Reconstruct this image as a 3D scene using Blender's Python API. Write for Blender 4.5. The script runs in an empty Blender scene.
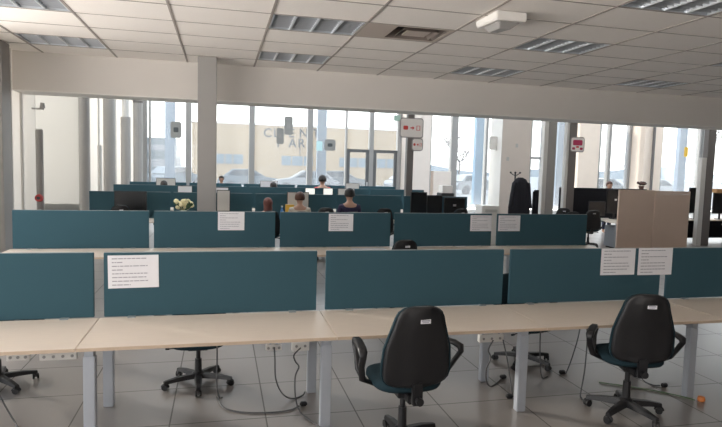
import bpy, bmesh, math, random
from mathutils import Vector, Matrix
random.seed(7)
C = bpy.context.scene.collection
PI = math.pi

# ------------------------------------------------------------------ materials
def mat(name, col, rough=.6, metal=0., noise=0., scale=20., bump=0., spec=.5, emit=None, stretch=None):
    m = bpy.data.materials.new(name); m.use_nodes = True
    nt = m.node_tree; b = nt.nodes['Principled BSDF']
    b.inputs['Roughness'].default_value = rough
    b.inputs['Metallic'].default_value = metal
    b.inputs['Specular IOR Level'].default_value = spec
    c = (col[0], col[1], col[2], 1)
    b.inputs['Base Color'].default_value = c
    tc = nt.nodes.new('ShaderNodeTexCoord'); no = nt.nodes.new('ShaderNodeTexNoise')
    no.inputs['Scale'].default_value = scale; no.inputs['Detail'].default_value = 3
    if stretch:
        mp = nt.nodes.new('ShaderNodeMapping'); mp.inputs['Scale'].default_value = stretch
        nt.links.new(tc.outputs['Object'], mp.inputs[0]); nt.links.new(mp.outputs[0], no.inputs['Vector'])
    else:
        nt.links.new(tc.outputs['Object'], no.inputs['Vector'])
    mx = nt.nodes.new('ShaderNodeMix'); mx.data_type = 'RGBA'
    k = max(noise, .02)
    mx.inputs[6].default_value = (c[0]*(1-k), c[1]*(1-k), c[2]*(1-k), 1)
    mx.inputs[7].default_value = (min(1, c[0]*(1+k)), min(1, c[1]*(1+k)), min(1, c[2]*(1+k)), 1)
    nt.links.new(no.outputs['Fac'], mx.inputs[0]); nt.links.new(mx.outputs[2], b.inputs['Base Color'])
    if bump:
        bp = nt.nodes.new('ShaderNodeBump'); bp.inputs['Strength'].default_value = bump
        bp.inputs['Distance'].default_value = .002
        nt.links.new(no.outputs['Fac'], bp.inputs['Height']); nt.links.new(bp.outputs[0], b.inputs['Normal'])
    if emit:
        b.inputs['Emission Color'].default_value = (*emit[0], 1); b.inputs['Emission Strength'].default_value = emit[1]
    return m

M = {
 'teal': mat('teal fabric', (.043,.098,.126), .95, noise=.18, scale=220, bump=.3, spec=.15),
 'teal_edge': mat('grey aluminium trim', (.32,.36,.38), .45, .4),
 'wood': mat('pale laminate', (.78,.685,.59), .38, noise=.07, scale=6, stretch=(1,14,14)),
 'wood_edge': mat('pale laminate edge', (.56,.44,.33), .5, noise=.06, scale=8),
 'leg': mat('grey powder coat', (.42,.45,.50), .4, .3),
 'blackp': mat('black plastic', (.012,.012,.014), .42, noise=.2, scale=150, bump=.15),
 'blackf': mat('black fabric', (.016,.017,.022), .9, noise=.25, scale=120, bump=.3, spec=.2),
 'chairf': mat('dark teal upholstery', (.013,.032,.042), .85, noise=.2, scale=160, bump=.3, spec=.25),
 'paper': mat('white paper', (.80,.80,.84), .8),
 'ink': mat('grey print', (.36,.36,.42), .9),
 'white': mat('white paint', (.82,.80,.77), .7, noise=.03, scale=3),
 'lwhite': mat('cool white panel', (.80,.84,.82), .5, noise=.03, scale=2),
 'cream': mat('bulkhead paint', (.70,.665,.63), .75, noise=.03, scale=2),
 'beige': mat('beige plaster', (.80,.72,.66), .8, noise=.04, scale=3),
 'orangebeige': mat('warm beige plaster', (.88,.75,.64), .8, noise=.04, scale=3),
 'tile': mat('mineral ceiling tile', (.92,.875,.83), .9, noise=.05, scale=60, bump=.2, spec=.1),
 'tbar': mat('ceiling grid bar', (.36,.32,.29), .6),
 'alu': mat('louvre aluminium', (.72,.76,.80), .3, .6, noise=.1, scale=9),
 'dalu': mat('dark louvre blade', (.48,.50,.53), .4, .4),
 'tube': mat('unlit lamp tube', (.85,.87,.88), .3),
 'colgrey': mat('grey column paint', (.33,.32,.31), .5, noise=.04, scale=3),
 'colgrey2': mat('light grey duct', (.62,.61,.59), .5, noise=.03, scale=3),
 'coldark': mat('dark grey column', (.16,.145,.14), .5, noise=.05, scale=3),
 'frame': mat('grey window frame', (.36,.355,.35), .5, .2),
 'sill': mat('pale frame', (.78,.76,.73), .6),
 'door': mat('dark door frame', (.13,.135,.14), .5, .2),
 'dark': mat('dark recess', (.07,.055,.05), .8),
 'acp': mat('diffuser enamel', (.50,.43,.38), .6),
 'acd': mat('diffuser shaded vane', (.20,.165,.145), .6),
 'cab': mat('beige cupboard board', (.72,.56,.46), .65, noise=.04, scale=4),
 'cabe': mat('cupboard edge', (.34,.25,.19), .65),
 'screen': mat('black monitor glass', (.010,.011,.013), .25),
 'mon': mat('monitor casing', (.022,.022,.025), .45),
 'mongrey': mat('pale monitor panel', (.62,.60,.57), .5),
 'monlit': mat('bright document on screen', (.9,.9,.86), .5, emit=((1,1,.93), .55)),
 'silver': mat('silver badge', (.75,.76,.78), .3, .7),
 'red': mat('red plastic', (.50,.05,.05), .5),
 'signw': mat('sign white', (.80,.76,.74), .6),
 'signr': mat('sign red', (.62,.07,.06), .6),
 'signp': mat('sign crimson', (.42,.03,.10), .6),
 'signg': mat('sign grey border', (.28,.26,.26), .6),
 'stick': mat('grey window sticker', (.30,.30,.29), .8),
 'cyan': mat('pale cyan sticker', (.62,.88,.92), .8),
 'stickd': mat('dark sticker print', (.07,.08,.085), .8),
 'green': mat('exit sign green', (.30,.42,.36), .6),
 'yel': mat('yellow plastic', (.80,.50,.06), .5),
 'orange': mat('orange plastic', (.62,.20,.05), .5),
 'cable': mat('grey cable', (.09,.09,.095), .6),
 'cableg': mat('green cable', (.10,.16,.09), .6),
 'skin': mat('skin', (.50,.30,.22), .6),
 'hair_dark': mat('dark hair', (.018,.013,.012), .6, noise=.3, scale=60, bump=.4),
 'hair_brown': mat('brown hair', (.085,.032,.020), .6, noise=.3, scale=60, bump=.4),
 'hair_red': mat('auburn hair', (.16,.055,.045), .6, noise=.3, scale=60, bump=.4),
 'c_white': mat('cream jumper', (.62,.55,.47), .9),
 'c_red': mat('coral top', (.60,.12,.12), .9),
 'c_dark': mat('charcoal clothes', (.02,.02,.026), .9),
 'c_pink': mat('salmon top', (.66,.30,.22), .9),
 'c_blue': mat('navy trousers', (.03,.04,.08), .9),
 'purple': mat('dark violet cloth', (.035,.03,.075), .95, noise=.3, scale=30, bump=.4),
 'coat': mat('black padded coat', (.012,.012,.020), .8, noise=.3, scale=25, bump=.4),
 'petal': mat('cream petals', (.85,.78,.50), .8, noise=.15, scale=20),
 'leafy': mat('leaf', (.06,.12,.06), .7),
 'brownpot': mat('brown pot', (.13,.07,.05), .7),
 'bottle': mat('blue bottle plastic', (.06,.22,.55), .3),
 'asphalt': mat('pale forecourt', (0.210,0.220,0.231), .9, noise=.08, scale=.6),
 'bwall': mat('yellow rendered facade', (.33,.245,.15), .9, noise=.05, scale=.5),
 'bwin': mat('facade glazing', (0.140,0.184,0.217), .3, noise=.25, scale=1.2),
 'bgrey': mat('grey lettering', (0.017,0.016,0.015), .7),
 'post': mat('pale blue steel post', (0.152,0.208,0.280), .5),
 'postb': mat('blue steel post', (0.085,0.212,0.340), .5),
 'carw': mat('white car paint', (0.218,0.233,0.248), .25),
 'cars': mat('silver blue car paint', (0.102,0.128,0.148), .25),
 'carb': mat('grey car paint', (0.085,0.102,0.115), .25),
 'carglass': mat('car glass', (.02,.028,.036), .5, spec=.15),
 'tyre': mat('tyre', (.05,.05,.055), .8),
 'bark': mat('bare bark', (0.090,0.075,0.068), .9),
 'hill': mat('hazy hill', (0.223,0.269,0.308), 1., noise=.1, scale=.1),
 'lampp': mat('street lamp grey', (.05,.052,.056), .6),
 'box': mat('brown cardboard', (.52,.30,.14), .8),
}

def glass_mat():
    m = bpy.data.materials.new('window glass'); m.use_nodes = True
    nt = m.node_tree; nt.nodes.clear()
    out = nt.nodes.new('ShaderNodeOutputMaterial'); tr = nt.nodes.new('ShaderNodeBsdfTransparent')
    tr.inputs[0].default_value = (.96,.98,.98,1)
    gl = nt.nodes.new('ShaderNodeBsdfGlossy'); gl.inputs['Roughness'].default_value = .02
    mx = nt.nodes.new('ShaderNodeMixShader'); mx.inputs[0].default_value = .04
    no = nt.nodes.new('ShaderNodeTexNoise'); no.inputs['Scale'].default_value = .8      # uneven white veil, glare haze put into the panes
    rp = nt.nodes.new('ShaderNodeMapRange'); rp.inputs[3].default_value = .07; rp.inputs[4].default_value = .11
    tl = nt.nodes.new('ShaderNodeBsdfTranslucent'); tl.inputs[0].default_value = (.95,.97,1,1)
    m2 = nt.nodes.new('ShaderNodeMixShader')
    nt.links.new(no.outputs['Fac'], rp.inputs[0]); nt.links.new(rp.outputs[0], m2.inputs[0])
    nt.links.new(tr.outputs[0], mx.inputs[1]); nt.links.new(gl.outputs[0], mx.inputs[2])
    nt.links.new(mx.outputs[0], m2.inputs[1]); nt.links.new(tl.outputs[0], m2.inputs[2])
    nt.links.new(m2.outputs[0], out.inputs[0]); return m
M['glass'] = glass_mat()

def frost_mat():
    m = mat('frosted white panel', (.72,.74,.72), .6, noise=.03, scale=2)
    nt = m.node_tree; b = nt.nodes['Principled BSDF']; out = nt.nodes['Material Output']
    tl = nt.nodes.new('ShaderNodeBsdfTranslucent'); tl.inputs[0].default_value = (.62,.605,.58,1)
    mx = nt.nodes.new('ShaderNodeMixShader'); mx.inputs[0].default_value = .75
    nt.links.new(b.outputs[0], mx.inputs[1]); nt.links.new(tl.outputs[0], mx.inputs[2]); nt.links.new(mx.outputs[0], out.inputs[0])
    return m
M['frost'] = frost_mat()

def floor_mat():
    m = mat('polished grey floor tiles', (.215,.20,.19), .26, noise=.10, scale=1.3)
    nt = m.node_tree; b = nt.nodes['Principled BSDF']
    src = b.inputs['Base Color'].links[0].from_socket
    geo = nt.nodes.new('ShaderNodeNewGeometry'); sp = nt.nodes.new('ShaderNodeSeparateXYZ')
    nt.links.new(geo.outputs['Position'], sp.inputs[0])
    b.inputs['IOR'].default_value = 1.75
    masks = []
    for i, (off, s) in enumerate(((.37,.745),(5.29,.745))):
        a = nt.nodes.new('ShaderNodeMath'); a.operation = 'SUBTRACT'; a.inputs[1].default_value = off - 40*s
        d = nt.nodes.new('ShaderNodeMath'); d.operation = 'PINGPONG'; d.inputs[1].default_value = s/2
        l = nt.nodes.new('ShaderNodeMath'); l.operation = 'LESS_THAN'; l.inputs[1].default_value = .0055
        nt.links.new(sp.outputs[i], a.inputs[0]); nt.links.new(a.outputs[0], d.inputs[0]); nt.links.new(d.outputs[0], l.inputs[0])
        masks.append(l)
    mx = nt.nodes.new('ShaderNodeMath'); mx.operation = 'MAXIMUM'
    nt.links.new(masks[0].outputs[0], mx.inputs[0]); nt.links.new(masks[1].outputs[0], mx.inputs[1])
    mc = nt.nodes.new('ShaderNodeMix'); mc.data_type = 'RGBA'; mc.inputs[7].default_value = (.085,.08,.075,1)
    nt.links.new(mx.outputs[0], mc.inputs[0]); nt.links.new(src, mc.inputs[6]); nt.links.new(mc.outputs[2], b.inputs['Base Color'])
    sl = nt.nodes.new('ShaderNodeMapRange'); sl.inputs[3].default_value = .5; sl.inputs[4].default_value = .25
    nt.links.new(mx.outputs[0], sl.inputs[0]); nt.links.new(sl.outputs[0], b.inputs['Specular IOR Level'])
    rr = nt.nodes.new('ShaderNodeMapRange'); rr.inputs[3].default_value = .30; rr.inputs[4].default_value = .5
    nt.links.new(mx.outputs[0], rr.inputs[0]); nt.links.new(rr.outputs[0], b.inputs['Roughness'])
    return m
M['floor'] = floor_mat()

# ------------------------------------------------------------------ mesh builder
class MB:
    def __init__(s): s.v = []; s.f = []
    def add(s, vs, fs):
        o = len(s.v); s.v += [tuple(p) for p in vs]; s.f += [tuple(i+o for i in f) for f in fs]; return s
    def box(s, x0, x1, y0, y1, z0, z1, mtx=None):
        vs = [Vector(p) for p in ((x0,y0,z0),(x1,y0,z0),(x1,y1,z0),(x0,y1,z0),(x0,y0,z1),(x1,y0,z1),(x1,y1,z1),(x0,y1,z1))]
        if mtx: vs = [mtx @ p for p in vs]
        return s.add(vs, [(3,2,1,0),(4,5,6,7),(0,1,5,4),(1,2,6,5),(2,3,7,6),(3,0,4,7)])
    def hexa(s, a, b):   # two quads (4 points each) joined
        return s.add(list(a)+list(b), [(3,2,1,0),(4,5,6,7),(0,1,5,4),(1,2,6,5),(2,3,7,6),(3,0,4,7)])
    def loft(s, rings, cap=True):
        n = len(rings[0]); vs = [p for r in rings for p in r]; fs = []
        for i in range(len(rings)-1):
            for j in range(n):
                k = (j+1) % n
                fs.append((i*n+j, i*n+k, (i+1)*n+k, (i+1)*n+j))
        if cap:
            fs.append(tuple(range(n-1, -1, -1))); o = (len(rings)-1)*n; fs.append(tuple(o+j for j in range(n)))
        return s.add(vs, fs)
    def cyl(s, p0, p1, r0, r1=None, n=12):
        r1 = r0 if r1 is None else r1
        p0 = Vector(p0); p1 = Vector(p1); d = (p1-p0).normalized()
        a = d.orthogonal().normalized(); b = d.cross(a)
        ring = lambda c, r: [c + (a*math.cos(2*PI*j/n) + b*math.sin(2*PI*j/n))*r for j in range(n)]
        return s.loft([ring(p0, r0), ring(p1, r1)])
    def tube(s, pts, r, n=8, r_end=None):
        pts = [Vector(p) for p in pts]; rings = []; up = None
        for i, p in enumerate(pts):
            d = (pts[min(i+1, len(pts)-1)] - pts[max(i-1, 0)]).normalized()
            a = d.orthogonal().normalized() if up is None else (up - d*up.dot(d)).normalized()
            up = a; b = d.cross(a)
            rr = r if r_end is None else r + (r_end-r)*i/(len(pts)-1)
            rings.append([p + (a*math.cos(2*PI*j/n)+b*math.sin(2*PI*j/n))*rr for j in range(n)])
        return s.loft(rings)
    def lathe(s, prof, c=(0,0,0), n=16):
        return s.loft([[(c[0]+r*math.cos(2*PI*j/n), c[1]+r*math.sin(2*PI*j/n), c[2]+z) for j in range(n)] for r, z in prof])
    def ell(s, c, rx, ry, rz, n=14, m=8):
        return s.loft([[(c[0]+rx*math.sin(t)*math.cos(2*PI*j/n), c[1]+ry*math.sin(t)*math.sin(2*PI*j/n), c[2]-rz*math.cos(t)) for j in range(n)]
                       for t in [PI*(.02+.96*i/m) for i in range(m+1)]])
    def prism_xz(s, poly, y0, y1):   # polygon in x,z, counter-clockwise seen from -y
        n = len(poly)
        return s.loft([[(x,y0,z) for x,z in poly], [(x,y1,z) for x,z in poly]])
    def build(s, name, m, parent=None, bevel=0, smooth=False, loc=None):
        me = bpy.data.meshes.new(name); me.from_pydata(s.v, [], s.f); me.update()
        bm = bmesh.new(); bm.from_mesh(me); bmesh.ops.recalc_face_normals(bm, faces=bm.faces)
        if bevel: bmesh.ops.bevel(bm, geom=list(bm.edges), offset=bevel, segments=2, affect='EDGES', clamp_overlap=True)
        bm.to_mesh(me); bm.free()
        if smooth:
            for p in me.polygons: p.use_smooth = True
        me.materials.append(M[m] if isinstance(m, str) else m)
        o = bpy.data.objects.new(name, me); C.objects.link(o)
        if parent: o.parent = parent
        if loc: o.location = loc
        return o

def rrect(w, h, r, n=5):
    pts = []
    for cx, cz, a0 in ((w/2-r, h/2-r, 0), (-w/2+r, h/2-r, PI/2), (-w/2+r, -h/2+r, PI), (w/2-r, -h/2+r, 1.5*PI)):
        for i in range(n): a = a0 + PI/2*i/(n-1); pts.append((cx + r*math.cos(a), cz + r*math.sin(a)))
    return pts

def tag(o, label, cat, group=None):
    o['label'] = label; o['category'] = cat
    if group: o['group'] = group
    return o
def thing(name, label, cat, loc=(0,0,0), rz=0, group=None):
    o = bpy.data.objects.new(name, None); C.objects.link(o); o.empty_display_size = .1
    o.location = loc; o.rotation_euler = (0,0,rz); return tag(o, label, cat, group)
def struct(name, mb, m, parent=None, bevel=0, smooth=False):
    o = mb.build(name, m, parent, bevel, smooth)
    if not parent: o['kind'] = 'structure'
    return o
def sroot(name):
    o = bpy.data.objects.new(name, None); C.objects.link(o); o['kind'] = 'structure'; return o
def kids(o): return [c for c in C.objects if c.parent == o]
def dup(src, loc, rz=0, label=None, group=None):
    r = src.copy(); C.objects.link(r); r.location = loc; r.rotation_euler = (0,0,rz)
    if label: r['label'] = label
    if group: r['group'] = group
    for ch in kids(src):
        c = ch.copy(); C.objects.link(c); c.parent = r
        for g in kids(ch):
            d = g.copy(); C.objects.link(d); d.parent = c
    return r
def text_mesh(s, size, name, m, parent=None, loc=(0,0,0), rot=(PI/2,0,0), ext=.004):
    cu = bpy.data.curves.new(name, 'FONT'); cu.body = s; cu.size = size; cu.extrude = ext; cu.offset = .012; cu.align_x = 'CENTER'; cu.align_y = 'CENTER'
    o = bpy.data.objects.new(name, cu); C.objects.link(o)
    bpy.context.view_layer.update()
    me = bpy.data.meshes.new_from_object(o.evaluated_get(bpy.context.evaluated_depsgraph_get()))
    bpy.data.objects.remove(o)
    me.materials.clear(); me.materials.append(M[m])
    n = bpy.data.objects.new(name, me); C.objects.link(n); n.location = loc; n.rotation_euler = rot
    if parent: n.parent = parent
    return n

# ------------------------------------------------------------------ camera
Rm = ((0.9712402058213215, 0.007678072917985378, 0.2379779607283478),
      (-0.23648134144844177, -0.08530219816533079, 0.9678843474996939),
      (0.02773152976131018, -0.9963255402650424, -0.0810332035197229))
cam = bpy.data.objects.new('camera', bpy.data.cameras.new('camera')); C.objects.link(cam)
cam.matrix_world = Matrix(((Rm[0][0], -Rm[0][1], -Rm[0][2], 0), (Rm[1][0], -Rm[1][1], -Rm[1][2], 0),
                           (Rm[2][0], -Rm[2][1], -Rm[2][2], 2.05), (0,0,0,1)))
cam.data.sensor_width = 36; cam.data.lens = 573/722*36; cam.data.clip_end = 500
bpy.context.scene.camera = cam

# ------------------------------------------------------------------ room shell
CZ = 3.876
WY = 26.0
struct('floor', MB().box(-6.5, 31, -7, 26.3, -.1, 0), 'floor')
LUM = [(-3.01,4.8),(-3.01,7.2),(-3.01,9.6),(.59,4.8),(.59,7.2),(.59,9.6),(4.19,4.8),(4.19,7.2),(4.19,9.6),(7.79,4.8),(7.79,7.2),(7.79,9.6)]
ACX, ACY = 1.79, 7.2
holes = {(round((x+.61)/1.2), round((y-7.2)/.8)) for x, y in LUM + [(ACX,ACY)]}
b = MB()
for i in range(-4, 26):
    for j in range(-17, 5):
        if (i, j) in holes: continue
        x = -.61 + 1.2*i; y = 7.2 + .8*j; y1 = min(y+.8, 11.16)
        b.add([(x,y,CZ),(x+1.2,y,CZ),(x+1.2,y1,CZ),(x,y1,CZ)], [(0,1,2,3)])
struct('ceiling', b, 'tile')
b = MB()
b.box(-5.5, 30.6, -6.4, 11.2, CZ+.25, CZ+.35)
struct('ceiling_slab', b, 'tile')
b = MB()
for i in range(-4, 27): x = -.61+1.2*i; b.box(x-.016, x+.016, -6.4, 11.15, CZ-.006, CZ)
for j in range(-17, 5): y = 7.2+.8*j; b.box(-5.4, 30.6, y-.010, y+.010, CZ-.0045, CZ)
struct('trim_1', b, 'tbar')
struct('wall_bulkhead', MB().box(-3.9, 31, 11.15, 11.8, 3.22, 8.0), 'cream')
struct('lit_soffit_sheet', MB().box(-3.9, 31, 11.15, 11.8, 3.20, 3.219), 'white')  # white sheet standing in for window light on the bulkhead underside
struct('ceiling_rear', MB().box(-3.54, 31, 11.8, 15.0, 7.6, 8.0).box(-3.54, 31, 23.5, 26.3, 7.6, 8.0), 'white')
b = MB()
for i in range(15): b.box(-3.54+2.45*i, -3.34+2.45*i, 15.0, 23.5, 7.6, 7.9)
struct('trim_6', b, 'white')
struct('window_6', MB().box(-3.54, 31, 15.0, 23.5, 7.92, 7.94), 'glass')  # unseen skylight, added to brighten the rear hall and floor
struct('wall_right', MB().box(30.6, 31, -7, 26.3, 0, 8.0), 'cream')
# left wall: alcove between y=12.4 and 16
struct('wall_left', MB().box(-3.52, -3.5, 9.2, 12.4, 0, 8.0).box(-3.52, -3.5, 16.0, 26.3, 0, 8.0), 'frost')
struct('wall_alcove', MB().box(-6.0, -3.53, 16.0, 16.02, 0, 8.0).box(-6.02, -6.0, 12.4, 16.02, 0, 8.0).box(-6.0, -3.53, 12.38, 12.4, 0, 8.0), 'frost')
struct('trim_2', MB().box(-6.0, -3.52, 15.94, 16.0, 0, .90), 'frost', bevel=.008)
# pilasters on the left wall
b = MB()
for y0, y1 in ((10.95,11.0),(11.5,11.55),(16.9,16.97),(18.2,18.3),(20.1,20.2),(21.0,21.1),(23.6,23.75)):
    b.box(-3.5, -3.46, y0, y1, 0, 7.6)
struct('trim_3', b, 'colgrey2', bevel=.005)

# ------------------------------------------------------------------ columns and pillars (structure)
struct('column_1', MB().box(-.40, -.08, 10.4, 10.72, 0, CZ), 'colgrey', bevel=.008)
struct('column_2', MB().box(-3.72, -3.36, 10.22, 10.62, 0, CZ), 'colgrey', bevel=.008)
def pole(n, x, y, ztop, zc, r0=.075, r1=.055, low='colgrey', up='colgrey2'):
    root = sroot('column_%d' % n)
    MB().cyl((x,y,0), (x,y,zc), r0, n=16).build('lower_sleeve', low, root, smooth=False)
    if ztop > zc: MB().cyl((x,y,zc), (x,y,ztop), r1, n=16).build('upper_pole', up, root)
    return root
pole(3, -3.36, 12.12, 2.60, 2.58, .065)
pole(4, -3.34, 15.75, 7.6, 4.5, .13, .15)
pole(5, -3.34, 17.6, 2.46, 2.44, .06, low='colgrey2')
pole(6, -3.34, 19.05, 7.6, 3.95, .17, .12)
pole(7, -3.34, 22.2, 7.6, 3.6, .17, .12)
pole(8, -3.34, 25.3, 4.55, 4.4, .20, .22, up='coldark')
# rear steel columns with white cable duct clipped to the left side
def ducted(n, x0, x1, y, ztop, duct, m='colgrey', zd=None):
    root = sroot('column_%d' % n)
    MB().box(x0, x1, y, y+.18, 0, ztop).build('steel_post', m, root, bevel=.006)
    if duct: MB().box(x0-duct, x0-.002, y+.01, y+.16, 0, zd or ztop).build('cable_duct', 'colgrey2', root, bevel=.006)
ducted(9, 9.24, 9.50, 15.0, 7.6, .13, 'colgrey')
ducted(10, 9.93, 10.17, 15.0, 7.6, .09, 'coldark')
ducted(11, 4.95, 5.13, 15.02, 7.6, 0, 'coldark')
ducted(12, 13.86, 14.12, 14.0, 7.6, .17, 'coldark', 2.6)
struct('pillar_1', MB().box(8.25, 9.47, 25.3, 26.0, 0, 7.6), 'beige')
struct('pillar_2', MB().box(8.80, 9.83, 17.0, 17.8, 0, 7.6), 'beige')
struct('lit_side_sheet', MB().box(8.785, 8.80, 17.0, 17.8, 0, 7.6), 'white')  # light on the pillar's left side, put in as a white sheet
struct('pillar_3', MB().box(17.3, 18.45, 25.3, 26.0, 0, 7.6), 'orangebeige')
struct('pillar_4', MB().box(20.83, 21.9, 25.0, 26.0, 0, 7.6), 'orangebeige')
struct('column_13', MB().cyl((21.25,24.85,0),(21.25,24.85,4.55), .07), 'coldark')

# ------------------------------------------------------------------ window wall
def window(n, x0, x1, mull, bars=(), ztop=7.4):
    root = sroot('window_%d' % n)
    b = MB().box(x0, x1, WY-.02, WY+.16, ztop, 7.62).box(x0, x1, WY-.02, WY+.16, 0, .12)
    b.build('frame', 'sill', root)
    xs = [x0]
    for c, w in mull:
        MB().box(c-w/2, c+w/2, WY-.06, WY+.2, .12, ztop).build('mullion', 'frame', root)
        xs += [c-w/2, c+w/2]
    xs.append(x1)
    for z, a, e in bars: MB().box(a, e, WY, WY+.12, z-.06, z+.06).build('transom', 'frame', root)
    for i in range(0, len(xs), 2):
        if xs[i+1]-xs[i] > .05:
            MB().box(xs[i], xs[i+1], WY+.07, WY+.08, .12, ztop).build('pane', 'glass', root)
window(1, -3.5, 5.57, ((-3.25,.35),(-2.95,.07),(-1.37,.23),(1.32,.24),(3.92,.24)))
window(2, 5.57, 8.25, ((5.60,.07),(6.80,.20),(8.15,.18)))
window(3, 9.47, 17.3, ((9.65,.2),(10.93,.33),(12.62,.12),(15.0,.12),(15.72,.12),(17.2,.15)), ((2.74,15.06,15.66),))
window(4, 18.45, 20.83, ((18.75,.5),(19.55,.16),(20.75,.16)))
window(5, 21.9, 30.6, ((22.5,.5),(25.15,.1),(25.45,.25),(28.5,.2)))
door = sroot('door_1')
b = MB().box(5.63, 6.70, WY-.05, WY+.05, 2.72, 2.86).box(6.9, 8.06, WY-.05, WY+.05, 2.72, 2.86)
b.build('transom', 'door', door)
for x0, x1 in ((5.64,6.69),(6.91,8.05)):
    MB().box(x0, x0+.14, WY-.05, WY+.04, .12, 2.72).box(x1-.14, x1, WY-.05, WY+.04, .12, 2.72).box(x0+.14, x1-.14, WY-.05, WY+.04, .12, .35).build('door_leaf', 'door', door)
MB().box(6.60, 6.64, WY-.10, WY-.05, .95, 1.35).build('door_handle', 'silver', door)
# near side windows of the left wall, outside the view: posts and rails
b = MB()
for y in (-6.5,-3.5,-.5,2.5,5.5,8.5): b.box(-4.6, -4.4, y-.08, y+.08, 0, CZ)
b.box(-4.6, -4.4, -6.6, 9.2, 0, .5)
struct('wall_side', b, 'frame')
struct('wall_back', MB().box(-2.6, 31, -7, -6.7, 0, CZ+.35), 'cream')

# ------------------------------------------------------------------ ceiling fixtures
def luminaire(label, x, y, first):
    t = thing('ceiling_light', label, 'ceiling light', (x, y, CZ), 0, 'recessed louvre ceiling lights')
    w, d = 1.2, .8
    MB().box(.02, w-.02, .02, d-.02, .16, .18).box(.02, .04, .02, d-.02, .0, .16).box(w-.04, w-.02, .02, d-.02, 0, .16) \
        .box(.04, w-.04, .02, .04, 0, .16).box(.04, w-.04, d-.04, d-.02, 0, .16).build('housing', 'alu', t)
    for k in range(4):
        c = .16+.293*k
        MB().cyl((c,.06,.125), (c,d-.06,.125), .014, n=8).build('lamp_tube', 'tube', t)
    for k in range(1, 4):
        c = .013+.293*k
        MB().hexa([(c-.012,.04,.0),(c+.012,.04,.0),(c+.012,d-.04,.0),(c-.012,d-.04,.0)],
                  [(c-.045,.04,.10),(c+.045,.04,.10),(c+.045,d-.04,.10),(c-.045,d-.04,.10)]).build('ridge', 'alu', t)
    b = MB()
    for k in range(1, 9):
        yy = d*k/9
        b.box(.042, w-.042, yy-.004, yy+.004, .012, .085)
    b.build('louvre', 'dalu', t)
    return t
rows_n = {4.8:'nearest line of lights', 7.2:'middle line of lights', 9.6:'line of lights against the bulkhead'}
cols_n = {-3.01:'far left', .59:'centre left', 4.19:'centre right', 7.79:'far right'}
L0 = None
for x, y in LUM:
    lab = 'recessed louvre light in the ceiling, %s, %s' % (rows_n[y], cols_n[x])
    if L0 is None: L0 = luminaire(lab, x, y, True)
    else: dup(L0, (x,y,CZ), 0, lab)
# square air diffuser in the ceiling
t = thing('air_diffuser', 'beige square air diffuser with dark slots in the ceiling tiles', 'air vent', (ACX, ACY, CZ))
MB().box(.016, .42, .012, .788, -.004, .01).box(.42, 1.184, .012, .06, -.004, .01).box(.42,1.184,.74,.788,-.004,.01).box(1.14,1.184,.06,.74,-.004,.01).build('face_plate', 'acp', t)
b = MB()
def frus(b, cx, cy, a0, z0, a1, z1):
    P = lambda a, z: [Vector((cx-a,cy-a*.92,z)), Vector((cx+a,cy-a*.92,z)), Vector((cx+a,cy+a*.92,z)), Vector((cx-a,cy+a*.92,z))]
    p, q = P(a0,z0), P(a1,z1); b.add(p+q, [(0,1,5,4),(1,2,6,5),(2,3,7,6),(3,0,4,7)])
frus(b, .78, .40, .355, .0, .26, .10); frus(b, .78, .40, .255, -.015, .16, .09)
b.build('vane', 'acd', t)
MB().box(.62, .94, .26, .54, .0, .02).build('centre_plate', 'acp', t)
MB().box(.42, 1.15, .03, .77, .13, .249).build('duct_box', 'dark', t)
# white wedge box under the ceiling
t = thing('ceiling_box', 'white wedge-shaped box fixed under the ceiling at the top edge', 'ceiling fixture', (3.03, 6.12, CZ))
MB().hexa([(0,0,-.11),(.38,0,-.11),(.34,.54,-.09),(.0,.54,-.09)], [(0,0,-.007),(.38,0,-.007),(.38,.58,-.007),(0,.58,-.007)]).build('casing', 'white', t, bevel=.012)
MB().hexa([(.10,.12,-.18),(.24,.12,-.18),(.22,.40,-.165),(.10,.40,-.165)], [(.07,.06,-.108),(.33,.06,-.108),(.30,.48,-.093),(.06,.48,-.093)]).build('lens_hood', 'colgrey', t, bevel=.006)

# ------------------------------------------------------------------ desks
TZ0, TZ1 = .715, .74
def top_mesh(w, d): return MB().box(0, w, 0, d, TZ0, TZ1)
def make_desk(label, x0, x1, y0, y1, legx, group):
    t = thing('bench_desk', label, 'desk', (x0, y0, 0), 0, group)
    w, d = x1-x0-.004, y1-y0
    top = top_mesh(w, d).build('tabletop', 'wood', t, bevel=.003)
    MB().box(.001, w-.001, -.0035, .002, TZ0+.001, TZ1-.0015).build('edge_band', 'wood_edge', top)
    for l in [q - x0 for q in legx]:
      for yy in (.045, d-.075):
        MB().box(l-.04, l+.04, yy, yy+.07, 0, TZ0-.05).build('leg', 'leg', t, bevel=.006)
      MB().box(l-.03, l+.03, .045, d-.005, TZ0-.05, TZ0).build('side_rail', 'leg', t)
    MB().box(.02, w-.02, d-.16, d-.11, TZ0-.06, TZ0-.02).box(.3,.34,d-.16,d-.11,TZ0-.02,TZ0).box(w-.34,w-.3,d-.16,d-.11,TZ0-.02,TZ0).build('crossbar', 'leg', t)
    return t
FJ = [-2.80, -.97, .88, 2.69, 4.53, 6.36]
pos = ['leftmost module, cut by the photo edge', 'second module from the left', 'module behind the nearest office chair', 'module right of the nearest office chair', 'rightmost module']
for k in range(5):
    make_desk('pale wood bench desk in the front row, ' + pos[k], FJ[k], FJ[k+1], 4.23, 5.05, [[-2.7],[-.895,.81],[2.51],[4.24],[6.26]][k], 'front row desks')
R2 = [-2.92, -1.01, .88, 2.78, 4.63, 6.50]
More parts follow.
